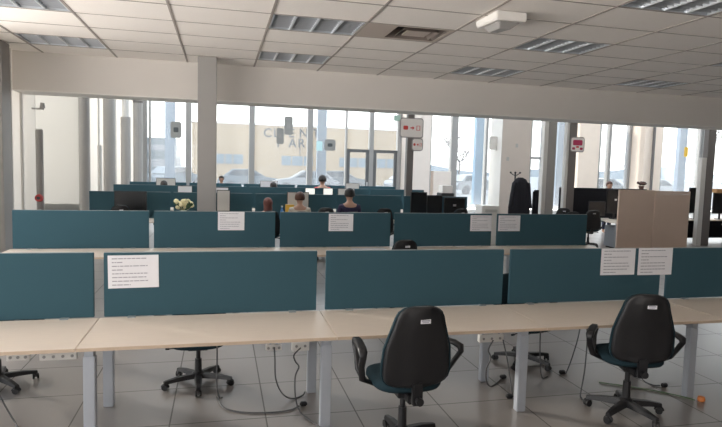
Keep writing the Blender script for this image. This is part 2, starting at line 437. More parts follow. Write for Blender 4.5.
for k in range(5):
    make_desk('pale wood desk in the second row, %s counted from the left' % ['first','second','third','fourth','fifth'][k], R2[k], R2[k+1], 8.25, 9.07, [R2[k]+.1, R2[k+1]-.1] if k == 0 else [R2[k+1]-.1], 'second row desks')
def long_bench(label, x0, x1, y0, y1):
    t = thing('long_bench', label, 'desk', (x0, y0, 0))
    w, d = x1-x0, y1-y0
    top_mesh(w, d).build('worktop', 'wood', t, bevel=.003)
    n = 6
    for i in range(n):
        xx = .05 + (w-.1)*i/(n-1)
        for yy in (.06, d-.12): MB().box(xx-.035, xx+.035, yy, yy+.07, 0, TZ0).build('leg', 'leg', t)
long_bench('pale bench worktop in front of the third row screens', -2.88, 6.30, 13.05, 13.87)
long_bench('pale bench worktop in front of the fourth row screens', -2.95, 6.32, 16.45, 17.27)
long_bench('pale bench worktop in front of the fifth row screens', -3.0, 6.35, 19.75, 20.57)

# ------------------------------------------------------------------ desk screens
def make_screen(label, x0, x1, y, z1, group):
    t = thing('desk_screen', label, 'desk screen', (x0, y, TZ1), 0, group)
    w = x1-x0; h = z1-TZ1
    p = MB().box(0, w, 0, .03, .002, h).build('panel', 'teal', t, bevel=.004)
    MB().box(.002, w-.002, .004, .026, h, h+.004).build('top_trim', 'teal_edge', p)
    for xx in (.22, w-.22):
        MB().box(xx-.03, xx+.03, -.05, .0, 0, .008).build('clamp', 'teal_edge', t)
    return t
S1 = [(-2.78,-1.015),(-.938,.850),(.933,2.698),(2.773,4.522),(4.605,6.36)]
l1 = ['leftmost, no notices on it', 'with one printed notice at its upper left', 'right above the nearest office chair, bare', 'with two notices at its right end', 'at the right edge of the photo']
for k, (a, c) in enumerate(S1): make_screen('teal fabric desk screen in the front row, ' + l1[k], a, c, 5.062, 1.283, 'front row screens')
S2 = [(-2.89,-1.047),(-.976,.842),(.919,2.743),(2.812,4.577),(4.681,6.462)]
l2 = ['leftmost, without a notice', 'crossed by the grey column', 'with one notice near its left end', 'with a notice at its right end', 'rightmost, with a notice at its left end']
for k, (a, c) in enumerate(S2): make_screen('teal desk screen in the second row, ' + l2[k], a, c, 9.085, 1.300, 'second row screens')
ordn = ['first','second','third','fourth','fifth']
S3 = [(-2.86,-1.13),(-1.06,.73),(.80,2.70),(2.78,4.45),(4.52,6.27)]
for k, (a, c) in enumerate(S3): make_screen('teal desk screen in the third row, %s from the left' % ordn[k], a, c, 13.885, 1.345, 'third row screens')
S4 = [(-2.93,-1.13),(-1.05,.74),(.82,2.62),(2.70,4.45),(4.53,6.30)]
for k, (a, c) in enumerate(S4): make_screen('teal desk screen in the fourth row, %s from the left' % ordn[k], a, c, 17.285, 1.37, 'fourth row screens')
S5 = [(-2.98,-1.15),(-1.05,.71),(.78,2.59),(2.67,4.43),(4.51,6.35)]
for k, (a, c) in enumerate(S5): make_screen('teal desk screen in the last row before the windows, %s from the left' % ordn[k], a, c, 20.585, 1.345, 'last row screens')

# printed notices taped to the screens
def notice(label, x0, x1, y, z0, z1, seed, group=None, tilt=0):
    rnd = random.Random(seed)
    t = thing('paper_notice', label, 'notice', ((x0+x1)/2, y, (z0+z1)/2), 0, group)
    t.rotation_euler = (0, tilt, 0)
    w, h = x1-x0, z1-z0
    MB().box(-w/2, w/2, -.003, 0, -h/2, h/2).build('sheet', 'paper', t)
    b = MB(); n = 8
    for i in range(n):
        if i in (1, 3): L = .25
        elif i == n-1: L = .42
        else: L = .78 + .12*rnd.random()
        zz = h*(.40 - .80*i/(n-1)); xs = -w*.42
        while xs < -w*.42 + w*.86*L:
            e = min(xs + w*(.03+.09*rnd.random()), -w*.42+w*.86*L)
            b.box(xs, e, -.0045, -.0032, zz-h*.014, zz+h*.014); xs = e + w*.014
    b.build('printed_lines', 'ink', t)
    return t
notice('white printed notice on the front row screen, beside the left gap', -.905, -.505, 5.061, .985, 1.262, 1, tilt=-.012)
notice('left of the two white notices side by side on the front row screen', 3.79, 4.195, 5.061, 1.010, 1.286, 2)
notice('right of the two white notices on the front row, bridging the screen gap', 4.235, 4.655, 5.061, 1.003, 1.290, 3)
notice('white notice on the second row screen just right of the grey column', -.04, .362, 9.084, 1.012, 1.300, 4)
notice('white notice on the second row screen in the middle of the room', 1.70, 2.105, 9.084, 1.0, 1.282, 5)
notice('white notice left of the gap before the coat stand, second row', 4.175, 4.572, 9.084, 1.0, 1.275, 6)
notice('white notice right of the gap before the coat stand, second row', 4.70, 5.12, 9.084, 1.0, 1.275, 7)
t = thing('paper_sheets', 'loose white paper sheets lying on the second row desk', 'papers', (2.3, 8.78, TZ1))
MB().box(-.27, .08, -.14, .12, 0, .004).build('sheet', 'paper', t); MB().box(-.02, .28, -.10, .13, .004, .008).build('sheet', 'paper', t)

# ------------------------------------------------------------------ office chairs
def sup(c, rx, ry, p, n=28):
    out = []
    for j in range(n):
        a = 2*PI*j/n; ca, sa = math.cos(a), math.sin(a)
        out.append((c[0]+rx*math.copysign(abs(ca)**(2/p), ca), c[1]+ry*math.copysign(abs(sa)**(2/p), sa), c[2]))
    return out
def build_chair(label, arms=(0, 0), base_rot=.2, arm_k=1.0):
    t = thing('office_chair', label, 'chair')
    # star base
    b = MB().lathe([(.02,.075),(.055,.08),(.055,.125),(.035,.14)], n=16)
    tips = []
    for k in range(5):
        a = base_rot + 2*PI*k/5; d = Vector((math.cos(a), math.sin(a), 0)); s = Vector((-math.sin(a), math.cos(a), 0))
        z = Vector((0,0,1)); r0, r1, r2 = d*.03, d*.20, d*.315
        q = lambda c, w, z0, z1: [c - s*w + z*z0, c + s*w + z*z0, c + s*w*.7 + z*z1, c - s*w*.7 + z*z1]
        b.loft([q(r0,.036,.072,.122), q(r1,.029,.068,.108), q(r2,.022,.058,.086)])
        tips.append(d*.30)
    base = b.build('star_base', 'blackp', t, bevel=.003)
    for k, p in enumerate(tips):
        a = base_rot + 2*PI*k/5 + 1.0 + k*.7; ax = Vector((math.cos(a), math.sin(a), 0))
        c = MB()
        for sgn in (-1, 1): c.cyl(p + ax*sgn*.010 + Vector((0,0,.028)), p + ax*sgn*.026 + Vector((0,0,.028)), .028, n=14)
        c.cyl(p + Vector((0,0,.028)), p + Vector((0,0,.066)), .010, n=8)
        hood = [p + Vector((0,0,.028)) + Vector((0,0,1))*.031*math.sin(u) + Vector((-ax.y, ax.x, 0))*.031*math.cos(u) for u in [PI*i/6 for i in range(7)]]
        c.tube(hood, .010, 6)
        c.build('caster', 'blackp', base)
    MB().cyl((0,0,.12), (0,0,.27), .033, .030, 16).cyl((0,0,.27), (0,0,.385), .020, n=16).build('gas_column', 'blackp', t, smooth=False)
    MB().box(-.09,.09,-.15,.11,.385,.425).box(-.045,.045,-.235,-.12,.375,.43).build('mechanism', 'blackp', t, bevel=.006)
    MB().cyl((.09,.03,.405), (.25,.05,.40), .006, n=8).cyl((.25,.05,.40),(.285,.05,.40), .012, n=8).build('lever', 'blackp', t)
    # seat
    MB().loft([sup((0,.02,.425),.13,.14,3), sup((0,.02,.435),.215,.21,3.2), sup((0,.02,.450),.225,.22,3.4)]).build('seat_shell', 'blackp', t, smooth=True)
    MB().loft([sup((0,.02,.446),.238,.240,3.0), sup((0,.02,.466),.250,.255,3.0), sup((0,.02,.492),.246,.248,3.0), sup((0,.02,.506),.21,.205,3.2), sup((0,.02,.512),.13,.13,3)]).build('seat_cushion', 'chairf', t, smooth=True)
    # back: half-width by height
    prof = [(.425,.11),(.433,.165),(.453,.210),(.485,.238),(.53,.250),(.62,.248),(.71,.240),(.80,.226),(.88,.208),(.94,.190),(.98,.168),(1.005,.135),(1.018,.092),(1.022,.05)]
    prof = [(.492+(z-.425)*.888, w*(1.03 if z < .75 else .97 if z < .85 else .93)) for z, w in prof]
    def yb(z): return -.235 - .03*((z-.62)/.4) - .03*max(0, (z-.6)/.4)**2
    def half(z, w, front, back, ridge):
        ring = []; n = 12
        edge = min(1., w/.17)
        for j in range(n+1):           # front arc (+y) from +x to -x
            a = PI*j/n; ring.append((w*math.copysign(abs(math.cos(a))**.75, math.cos(a)), yb(z)+front*edge*math.sin(a)**.6, z))
        for j in range(1, n):          # back arc
            a = PI + PI*j/n; x = w*math.copysign(abs(math.cos(a))**.75, math.cos(a))
            bump = ridge if abs(x) < .065 else 0
            ring.append((x, yb(z)-(back*edge*abs(math.sin(a))**.6 + bump*edge), z))
        return ring
    shell = MB().loft([half(z, w*.925, .004, .030, .020) for z, w in prof]).build('back_shell', 'blackp', t, smooth=False)
    for p in shell.data.polygons: p.use_smooth = True
    MB().loft([half(z, w*.975, .066, .004, 0) for z, w in prof]).build('back_cushion', 'chairf', t, smooth=True)
    MB().box(-.035,.035,-.292,-.245,.385,.53).box(-.035,.035,-.25,-.2,.385,.42).build('back_bracket', 'blackp', t, bevel=.006)
    MB().cyl((0,-.300,.425),(0,-.335,.425), .024, .026, 14).build('knob', 'blackp', t)
    z = .935; y = yb(z)-.046
    st = MB().box(-.035,.035,y-.004,y,z-.016,z+.016, Matrix.Translation((.02,0,0))).build('asset_sticker', 'paper', t)
    MB().box(-.008,.048,y-.0052,y-.004,z-.001,z+.006).box(-.004,.040,y-.0052,y-.004,z-.010,z-.006).build('printed_lines', 'ink', st)
    # loop armrests
    if True:
        for sgn, toe in ((-1, arms[0]), (1, arms[1])):
            mt = Matrix.Translation((sgn*.305,-.07,0)) @ Matrix.Rotation(sgn*toe, 4, 'Z')
            pts = [(x_, y_*1.15, .445+(z_-.445)*arm_k) for x_, y_, z_ in ((-sgn*.09,.05,.445),(sgn*.015,.03,.49),(sgn*.035,-.03,.60),(sgn*.035,-.075,.67),(sgn*.035,-.07,.70),(sgn*.035,-.02,.715),(sgn*.035,.10,.718),(sgn*.035,.175,.712),
                   (sgn*.035,.19,.685),(sgn*.033,.16,.63),(sgn*.028,.11,.53),(-sgn*.01,.075,.46),(-sgn*.09,.05,.445))]
            rings = []
            for i, p in enumerate(pts):
                P = Vector(p); d = (Vector(pts[min(i+1,len(pts)-1)]) - Vector(pts[max(i-1,0)])).normalized()
                nrm = Vector((1,0,0)).cross(d).normalized(); wx = .030 if 4 <= i <= 8 else .022
                rings.append([mt @ (P + Vector((wx,0,0))*u + nrm*.015*v) for u, v in ((1,.6),(.6,1),(-.6,1),(-1,.6),(-1,-.6),(-.6,-1),(.6,-1),(1,-.6))])
            MB().loft(rings).build('armrest', 'blackp', t, smooth=True)
    return t
ch_a = build_chair('black office chair with loop armrests nearest the camera, at the middle of the front desk', (.1, .50), .35)
ch_a.location = (1.315, 3.90, 0); ch_a.rotation_euler.z = .03; ch_a.scale = (1.03,1.03,1.10)
ch_b = build_chair('black office chair at the right of the front desk, left armrest showing', (.45, .15), .15, .84)
ch_b.location = (3.385, 4.08, 0); ch_b.rotation_euler.z = -.30; ch_b.scale = (1.02,1.0,1.085)
def chair_copy(src, x, y, rz, label, sz=1.03):
    c = dup(src, (x,y,0), rz, label, 'office chairs'); c.scale = (1, 1, sz); return c
ch_a['group'] = ch_b['group'] = 'office chairs'
chair_copy(ch_a, -.19, 5.38, PI, 'office chair under the front row, its star base between the two left desk legs', .90)
chair_copy(ch_a, 3.18, 5.42, PI+.4, 'office chair under the front row, its star base behind the right desk leg', .90)
chair_copy(ch_a, -1.93, 5.62, PI-.5, 'office chair under the front row at the left photo edge', .90)
chair_copy(ch_a, 2.50, 7.86, .05, 'office chair at the second row desk, only its back top above the front screens')
chair_copy(ch_b, -1.98, 12.55, .1, 'office chair peeking over the leftmost second row screen', 1.13)
chair_copy(ch_a, 2.24, 12.45, -.1, 'office chair just left of the person in dark violet, third row', 1.13)
chair_copy(ch_b, 3.50, 12.45, .1, 'office chair just right of the person in dark violet, third row', 1.13)
chair_copy(ch_a, 5.35, 12.5, .1, 'office chair in front of the black monitors at the end of the third row', 1.13)

# ------------------------------------------------------------------ sockets and cables below the front desks
def power_strip(label, x0, x1, y, z0, z1, n):
    t = thing('power_socket', label, 'socket', ((x0+x1)/2, y, z0), 0, 'sockets under the front desks')
    w = x1-x0; h = z1-z0
    MB().box(-w/2, w/2, 0, .05, 0, h).build('housing', 'sill', t, bevel=.004)
    MB().box(-w/2+.03, -w/2+.05, .02, .03, h, TZ0-z0).box(w/2-.05, w/2-.03, .02, .03, h, TZ0-z0).build('hanger', 'leg', t)
    for i in range(n):
        c = -w/2 + w*(i+.5)/n
        MB().cyl((c,-.004,h/2), (c,.0,h/2), min(.012, w/n*.3), n=12).build('outlet', 'colgrey', t)
power_strip('triple socket under the leftmost front desk, at the photo edge', -1.60, -1.44, 4.84, .475, .53, 3)
power_strip('wide socket box under the leftmost front desk, left of the first leg', -1.37, -1.10, 4.84, .465, .525, 4)
power_strip('socket under the second front desk, with a hanging grey cable', .385, .52, 4.84, .455, .505, 3)
power_strip('socket box with plugged-in adaptor beside the middle desk leg', .61, .76, 4.84, .44, .53, 2)
power_strip('socket box under the front desk left of the right-hand leg', 2.37, 2.62, 4.84, .435, .505, 3)

def sm(pts, k=6):     # Catmull-Rom through the points
    P = [Vector(p) for p in pts]; P = [P[0]*2-P[1]] + P + [P[-1]*2-P[-2]]; out = []
    for i in range(1, len(P)-2):
        for j in range(k):
            u = j/k; a, b_, c, d = P[i-1], P[i], P[i+1], P[i+2]
            out.append(.5*((2*b_) + (c-a)*u + (2*a-5*b_+4*c-d)*u*u + (3*b_-a-3*c+d)*u**3))
    out.append(P[-2]); return out
def cable(label, pts, m='cable', r=.0065, plug=None):
    t = thing('power_cable', label, 'cable', (0,0,0))
    MB().tube(sm(pts), r, 6).build('cord', m, t, smooth=True)
    if plug:
        p = Vector(plug)
        MB().box(p.x-.03, p.x+.03, p.y-.02, p.y+.02, p.z-.016, p.z+.02).build('plug', 'blackp', t, bevel=.008)
cable('grey cable hanging from the socket and curving to the middle desk leg', [(.455,4.83,.49),(.46,4.81,.40),(.47,4.80,.22),(.53,4.82,.08),(.62,4.86,.012),(.72,4.92,.010),(.745,4.95,.03)])
cable('grey cable along the floor from the left chair base to a black plug', [(-.02,5.02,.008),(.04,4.78,.008),(.20,4.66,.008),(.42,4.62,.008),(.58,4.64,.008),(.66,4.70,.012)], plug=(.70,4.72,.018))
cable('grey cable dropping from the adaptor beside the middle desk leg', [(.68,4.81,.48),(.62,4.78,.43),(.63,4.76,.38),(.66,4.76,.33),(.63,4.75,.25),(.63,4.73,.10),(.65,4.62,.010),(.72,4.40,.008),(.86,4.05,.008)])
cable('looped black cable under the right socket box ending in a plug on the floor', [(2.50,4.82,.46),(2.44,4.79,.38),(2.47,4.79,.30),(2.43,4.79,.20),(2.44,4.80,.08),(2.50,4.83,.010),(2.62,4.92,.008),(2.70,5.0,.010)], plug=(2.73,5.02,.018))
cable('thin cable hanging straight down left of the right-hand desk leg', [(2.60,4.82,.46),(2.61,4.74,.30),(2.61,4.66,.12),(2.60,4.60,.010),(2.57,4.57,.010)], plug=(2.55,4.56,.018))
cable('thin cable dropping beside the base of the chair under the right desk', [(3.05,4.90,.714),(3.06,4.93,.4),(3.08,4.93,.15),(3.12,4.95,.01),(3.2,4.98,.008)])
cable('thin cable falling from the desk to a plug right of that hidden chair', [(3.55,5.0,.714),(3.56,5.02,.45),(3.50,5.02,.2),(3.44,5.03,.012),(3.42,5.03,.010)], plug=(3.40,5.04,.018))
cable('cable hanging from the desk left of the right office chair', [(3.33,4.60,.714),(3.32,4.56,.5),(3.27,4.50,.25),(3.22,4.47,.03),(3.21,4.44,.008),(3.19,4.40,.008)])
cable('black cable on the floor right of the right office chair', [(3.98,4.75,.45),(3.99,4.72,.25),(4.03,4.66,.06),(4.10,4.60,.010),(4.17,4.57,.010)], plug=(4.20,4.55,.018))
cable('green cable on the floor ending at the rightmost desk leg', [(3.62,4.75,.008),(3.85,4.60,.008),(4.05,4.44,.008),(4.19,4.28,.008),(4.22,4.20,.012)], 'cableg')
cable('thin cable hanging in front of the chair at the left photo edge', [(-1.86,5.0,.714),(-1.78,4.96,.4),(-1.62,4.85,.12),(-1.5,4.72,.008),(-1.38,4.45,.008),(-1.3,4.2,.008)])
cable('thin cable beside the star base of the left hidden chair', [(-.02,4.95,.714),(-.02,4.95,.4),(-.02,4.96,.15),(.0,5.0,.012),(.03,5.0,.008)])
tag(MB().lathe([(.012,0),(.03,.003),(.034,.02),(.028,.045),(.01,.05)], n=12).build('cable_cap', 'orange', loc=(4.28,4.19,0)), 'small orange cap at the foot of the rightmost desk leg', 'cap')

# ------------------------------------------------------------------ monitors and small things on the rear rows
def monitor(label, x, y, z0, z1, w, m='screen', rz=0, zb=TZ1, logo=False, group='monitors', case='mon'):
    t = thing('monitor', label, 'monitor', (x, y, zb), rz, group)
    h0, h1 = z0-zb, z1-zb
    MB().box(-w/2, w/2, 0, .04, h0, h1).build('casing', case, t, bevel=.006)
    MB().box(-w/2+.015, w/2-.015, -.003, .0, h0+.02, h1-.015).build('display', m, t)
    if logo: MB().box(-.04, .04, -.006, -.003, (h0+h1)/2+.03, (h0+h1)/2+.08).build('badge', 'silver', t)
    MB().box(-.03,.03,.04,.06,.02,h0+.1).build('stand', case, t); MB().box(-.11,.11,-.04,.12,0,.02).build('foot', case, t, bevel=.004)
    return t
monitor('black monitor in front of the leftmost third row screen', -1.915, 13.35, .88, 1.385, .67)
monitor('pale grey monitor just right of the grey column', .06, 13.35, .95, 1.44, .30, 'mongrey')
monitor('pale monitor in front of the person in the cream jumper', 1.77, 13.45, .93, 1.42, .52, 'mongrey')
monitor('tall black monitor right of the third row screens', 4.76, 13.40, .85, 1.47, .42)
monitor('middle black monitor at the right end of the third row', 5.18, 13.40, .85, 1.40, .40)
monitor('rightmost black monitor with a silver badge on the third row', 5.71, 13.40, .85, 1.345, .56, logo=True)
monitor('pale monitor at the last row, leftmost, dark head before it', -1.78, 20.1, 1.15, 1.50, .62, 'mongrey')
monitor('white document sign on the fourth row left of the grey column', -.98, 16.85, 1.05, 1.385, .40, 'paper')
monitor('white-topped monitor right of the grey column on the fourth row', .04, 16.85, 1.1, 1.36, .36, 'paper')
monitor('bright monitor left of the dark-haired head in the fourth row', 2.58, 16.9, 1.12, 1.385, .30, 'monlit')
monitor('bright monitor right of the dark-haired head in the fourth row', 3.12, 16.9, 1.12, 1.39, .30, 'monlit')
monitor('long dim grey monitor right of the bright pair in the fourth row', 3.68, 16.9, 1.12, 1.39, .52, 'mongrey')
monitor('white monitor in the last row beside the dark seated person', 1.62, 20.1, 1.1, 1.48, .60, 'paper')
monitor('pale monitor in the last row before the glass doors', 4.6, 20.1, 1.1, 1.46, .50, 'mongrey')

# flowers
t = thing('flower_bouquet', 'cream flower bouquet above the second row screen left of the column', 'flowers', (-.80, 13.25, TZ1))
MB().lathe([(.05,0),(.075,.06),(.065,.18),(.05,.24)], n=12).build('vase', 'lwhite', t)
rnd = random.Random(3)
for k in range(16):
    a = rnd.random()*6.28; r = .19*math.sqrt(rnd.random()); zz = .30 + .17*rnd.random()
    MB().ell((r*math.cos(a), r*math.sin(a)*.7, zz), .055, .055, .045, 9, 5).cyl((0,0,.2),(r*math.cos(a), r*math.sin(a)*.7, zz-.03),.004,n=5).build('blossom', 'petal', t, smooth=True)
for k in range(10):
    a = rnd.random()*6.28
    MB().hexa([(0,0,.22),(.01,0,.22),(.01,.01,.22),(0,.01,.22)], [(.23*math.cos(a)-.02,.16*math.sin(a),.36+.1*rnd.random()),(.23*math.cos(a)+.02,.16*math.sin(a),.37),(.22*math.cos(a)+.02,.16*math.sin(a)+.02,.40),(.22*math.cos(a)-.02,.16*math.sin(a)+.02,.40)]).build('leaf', 'leafy', t)
# bottle
t = thing('drink_bottle', 'blue drink bottle between the auburn hair and the pale monitor', 'bottle', (1.37, 13.2, TZ1))
MB().lathe([(.04,0),(.045,.02),(.045,.22),(.02,.31),(.02,.34)], n=14).build('body', 'bottle', t, smooth=True); MB().lathe([(.022,.335),(.022,.37)], n=12).build('cap', 'lwhite', t)
t = thing('yellow_folder', 'yellow folder standing beside the person in the cream jumper', 'folder', (1.55, 13.2, TZ1))
MB().box(-.10,.10,0,.05,0,.40).build('cover', 'yel', t, bevel=.006); MB().box(-.097,.097,.006,.044,.4,.404).build('pages', 'paper', t)

# ------------------------------------------------------------------ people
def skin_mesh(nodes, edges, sub=2):
    me = bpy.data.meshes.new('tmp'); me.from_pydata([n[0] for n in nodes], edges, []); me.update()
    o = bpy.data.objects.new('tmp', me); C.objects.link(o)
    o.modifiers.new('s', 'SKIN'); ss = o.modifiers.new('u', 'SUBSURF'); ss.levels = sub; ss.render_levels = sub
    for i, n in enumerate(nodes):
        r = n[1]; me.skin_vertices[0].data[i].radius = (r if isinstance(r, tuple) else (r, r))
    me.skin_vertices[0].data[0].use_root = True
    bpy.context.view_layer.update()
    out = bpy.data.meshes.new_from_object(o.evaluated_get(bpy.context.evaluated_depsgraph_get()))
    bpy.data.objects.remove(o)
    for p in out.polygons: p.use_smooth = True
    return out
def link_mesh(name, me, m, parent):
    me.materials.clear(); me.materials.append(M[m]); o = bpy.data.objects.new(name, me); C.objects.link(o); o.parent = parent; return o
def person(label, x, y, rz, hair, top, trousers='c_blue', long_hair=False, stand=False, s=1.0, lean=0.):
    t = thing('person', label, 'person', (x, y, 0), rz)
    t.scale = (s, s, s)
    hz = .93 if stand else .56           # hip height; faces +y
    f = lambda dx, dy, dz: (dx, dy + lean*max(0, dz), hz+dz)
    sp = [(f(0,0,0),.13),(f(0,.01,.16),.125),(f(0,.02,.32),(.15,.115)),(f(0,.02,.44),(.115,.09)),(f(0,.03,.53),.055),(f(0,.045,.58),.06),(f(0,.055,.66),(.078,.092)),(f(0,.05,.74),(.07,.085)),(f(0,.05,.775),.04)]
    nose = [(f(0,.155,.65),.014)]
    sh, arms, legs = [], [], []
    nodes = list(sp); edges = [(i,i+1) for i in range(len(sp)-1)]
    def chain(start, pts):
        k = start
        for p in pts: nodes.append(p); edges.append((k, len(nodes)-1)); k = len(nodes)-1
        return k
    chain(6, nose)
    for sg in (-1,1): chain(6, [(f(sg*.088,.05,.655),.014)])
    armn = {}
    for sg in (-1,1):
        if stand: A = [(f(sg*.17,.02,.42),.058),(f(sg*.22,.0,.16),.045),(f(sg*.22,.10,-.05),.036),(f(sg*.22,.13,-.12),.03)]
        else: A = [(f(sg*.17,.02,.42),.058),(f(sg*.22,.08,.17),.045),(f(sg*.19,.30,.19),.036),(f(sg*.17,.38,.20),.03)]
        w = chain(3, A); armn[sg] = A
        e = Vector(A[-1][0]); dr = (e-Vector(A[-2][0])).normalized(); side = Vector((1,0,0))
        for i in range(4):
            q = e + side*(.024*(i-1.5)) ; chain(w, [(tuple(q+dr*.05),.0095),(tuple(q+dr*.085+Vector((0,0,-.012))),.0085)])
        chain(w, [(tuple(e-side*sg*.035+dr*.01),.011),(tuple(e-side*sg*.05+dr*.045),.0095)])
    lg = {}
    for sg in (-1,1):
        if stand: L = [(f(sg*.09,0,-.06),.095),(f(sg*.10,.01,-.45),.062),(f(sg*.10,-.01,-.83),.042),(f(sg*.10,-.01,-.88),.042),(f(sg*.11,.14,-.895),.03)]
        else: L = [(f(sg*.09,.05,-.02),.095),(f(sg*.11,.42,-.03),.066),(f(sg*.11,.40,-.44),.042),(f(sg*.11,.40,-.50),.042),(f(sg*.11,.54,-.525),.03)]
        chain(0, L); lg[sg] = L
    link_mesh('body', skin_mesh(nodes, edges), 'skin', t)
    # clothes: slightly larger skins over trunk, arms and legs
    up = lambda r, k: tuple(q+k for q in r) if isinstance(r, tuple) else r+k
    n2 = [(p, up(r,.014)) for p, r in sp[:4]] + [(f(0,.03,.50),.066)]; e2 = [(0,1),(1,2),(2,3),(3,4)]
    for sg in (-1,1):
        k = 3
        for p, r in armn[sg][:3]: n2.append((p, r+.013)); e2.append((k, len(n2)-1)); k = len(n2)-1
    link_mesh('top', skin_mesh(n2, e2), top, t)
    n3 = [(f(0,0,-.01),.142),(f(0,0,.05),.135)]; e3 = [(0,1)]
    for sg in (-1,1):
        k = 0
        for p, r in lg[sg][:3]: n3.append((p, r+.014)); e3.append((k, len(n3)-1)); k = len(n3)-1
    link_mesh('trousers', skin_mesh(n3, e3), trousers, t)
    # hair cap, open at the face; eyes and mouth
    b = MB(); c = Vector(f(0,.045,.675)); n = 18; rings = []
    for i in range(9):
        th = PI*(.03 + (.60 if not long_hair else .62)*i/8)
        rings.append([(c.x + .108*math.sin(th)*math.cos(2*PI*j/n),
                       c.y + .128*math.sin(th)*math.sin(2*PI*j/n) - (.0 if math.sin(2*PI*j/n) < .2 else .05*(i/8)),
                       c.z + .128*math.cos(th) + (.06*(i/8)**2 if math.sin(2*PI*j/n) > .3 else 0)) for j in range(n)])
    if long_hair:
        for i in range(1, 5):
            rings.append([(c.x + (.105-.004*i)*math.cos(2*PI*j/n), c.y - .025 + .10*min(.15, math.sin(2*PI*j/n)), c.z - .05 - .065*i + (0 if math.sin(2*PI*j/n) < .2 else .0)) for j in range(n)])
    b.loft(rings); b.build('hair', hair, t, smooth=True)
    for sg in (-1,1): MB().ell(f(sg*.032,.142,.668), .011, .007, .007, 8, 5).build('eye', 'screen', t)
    MB().ell(f(0,.140,.598), .022, .008, .005, 8, 5).build('mouth', 'c_red', t)
    return t
person('seated person with brown hair in a cream jumper, seen from behind', 1.72, 12.72, -.05, 'hair_brown', 'c_white', s=1.075)
chair_copy(ch_a, 1.72, 12.66, 0, 'office chair under the person in the cream jumper')
person('seated person with long auburn hair leaning over the third row desk', 1.02, 12.75, .1, 'hair_red', 'c_dark', long_hair=True, s=.97)
chair_copy(ch_b, 1.02, 12.70, .1, 'office chair under the person with auburn hair')
person('seated dark-haired person in dark violet between the two bright monitors', 2.87, 12.76, 0, 'hair_dark', 'purple', s=1.15)
chair_copy(ch_b, 2.87, 12.70, 0, 'office chair under the person in dark violet')
person('seated person in black with dark hair in the last row', 1.72, 19.35, .1, 'hair_dark', 'c_dark', s=1.08)
chair_copy(ch_b, 1.72, 19.28, .1, 'office chair under the person in black, last row')
person('dark-haired person in a coral top seated in the last row', 3.38, 19.35, 0, 'hair_dark', 'c_red', s=1.28)
chair_copy(ch_a, 3.38, 19.28, 0, 'office chair under the person in the coral top')
person('dark-haired person standing just right of the grey column', .02, 21.6, PI, 'hair_dark', 'c_dark', stand=True, s=.92)
person('seated person with dark hair before the pale monitor, last row, left end', -1.78, 19.4, 0, 'hair_dark', 'c_dark', s=1.06)
chair_copy(ch_a, -1.78, 19.33, 0, 'office chair under the person at the left end, last row')
person('person in a salmon top standing behind the black divider at right', 13.0, 17.2, PI, 'hair_brown', 'c_pink', stand=True, s=1.04)

# ------------------------------------------------------------------ coat stand with coat
t = thing('coat_stand', 'black coat stand with ball hooks before the beige pillar', 'coat stand', (7.95, 14.5, 0))
MB().lathe([(.19,0),(.20,.015),(.18,.03),(.04,.05),(.025,.08)], n=20).build('foot', 'blackp', t)
MB().cyl((0,0,.06), (0,0,2.0), .02, n=10).build('pole', 'blackp', t)
for k in range(6):
    a = 2*PI*k/6
    MB().tube([(0,0,1.93),(.07*math.cos(a),.07*math.sin(a),1.95),(.14*math.cos(a),.14*math.sin(a),2.0)], .011, 6).ell((.145*math.cos(a),.145*math.sin(a),2.01), .027,.027,.027, 8, 6).build('hook', 'blackp', t)
b = MB(); rings = []
for i, (z, w, d, cx) in enumerate(((.80,.32,.15,.02),(.95,.33,.16,.02),(1.15,.31,.16,.015),(1.4,.28,.15,.01),(1.6,.25,.14,.02),(1.74,.23,.12,.03),(1.83,.17,.09,.03),(1.88,.07,.05,.02))):
    rings.append([(cx + w*math.cos(a)*(1+.05*math.sin(6*a)), d*math.sin(a)*(1+.10*math.sin(9*a+i*.4)), z) for a in [2*PI*q/36 for q in range(36)]])
b.loft(rings)
c = thing('coat', 'long black padded coat hanging on the coat stand', 'coat', (7.97, 14.28, 0))
b.build('body', 'coat', c, smooth=True)
for sg in (-1,1):
    MB().loft([[(sg*(.20+.09*k/5)+.02 + .065*math.cos(a), -.06+.07*math.sin(a), 1.74-.70*k/5) for a in [2*PI*q/10 for q in range(10)]] for k in range(6)]).build('sleeve', 'coat', c, smooth=True)

# ------------------------------------------------------------------ cupboards at right
for k, (x0, x1, zt, lab) in enumerate(((10.17,11.27,1.645,'left of the two tall beige partition panels behind the front rows'),(11.285,12.40,1.63,'right of the two tall beige partition panels, with a narrow top rail'))):
    t = thing('partition_panel', lab, 'partition', (x0, 13.0, 0), 0, 'beige partition panels')
    w = x1-x0
    MB().box(0, w, 0, .05, .03, zt-(.085 if k else .0)).build('board', 'cab', t, bevel=.004)
    if k: MB().box(0, w, 0, .05, zt-.08, zt).build('top_rail', 'cab', t, bevel=.004)
    for xx in (.10, w-.16): MB().box(xx, xx+.06, -.16, .21, 0, .03).build('foot', 'cabe', t)
def plant(label, x, y, z):
    t = thing('potted_plant', label, 'plant', (x,y,z))
    MB().lathe([(.06,0),(.085,.10),(.075,.10)], n=12).build('pot', 'brownpot', t)
    rnd = random.Random(int(x*10)); b = MB()
    for k in range(26):
        a = rnd.random()*6.28; e = rnd.random(); r = .13*math.sqrt(e); b.ell((r*math.cos(a), r*math.sin(a), .13+.10*rnd.random()), .045, .045, .022, 6, 4)
    b.build('foliage', 'hair_brown', t)
plant('small dark potted plant standing on the black divider behind the beige panels', 12.80, 15.37, 1.60)
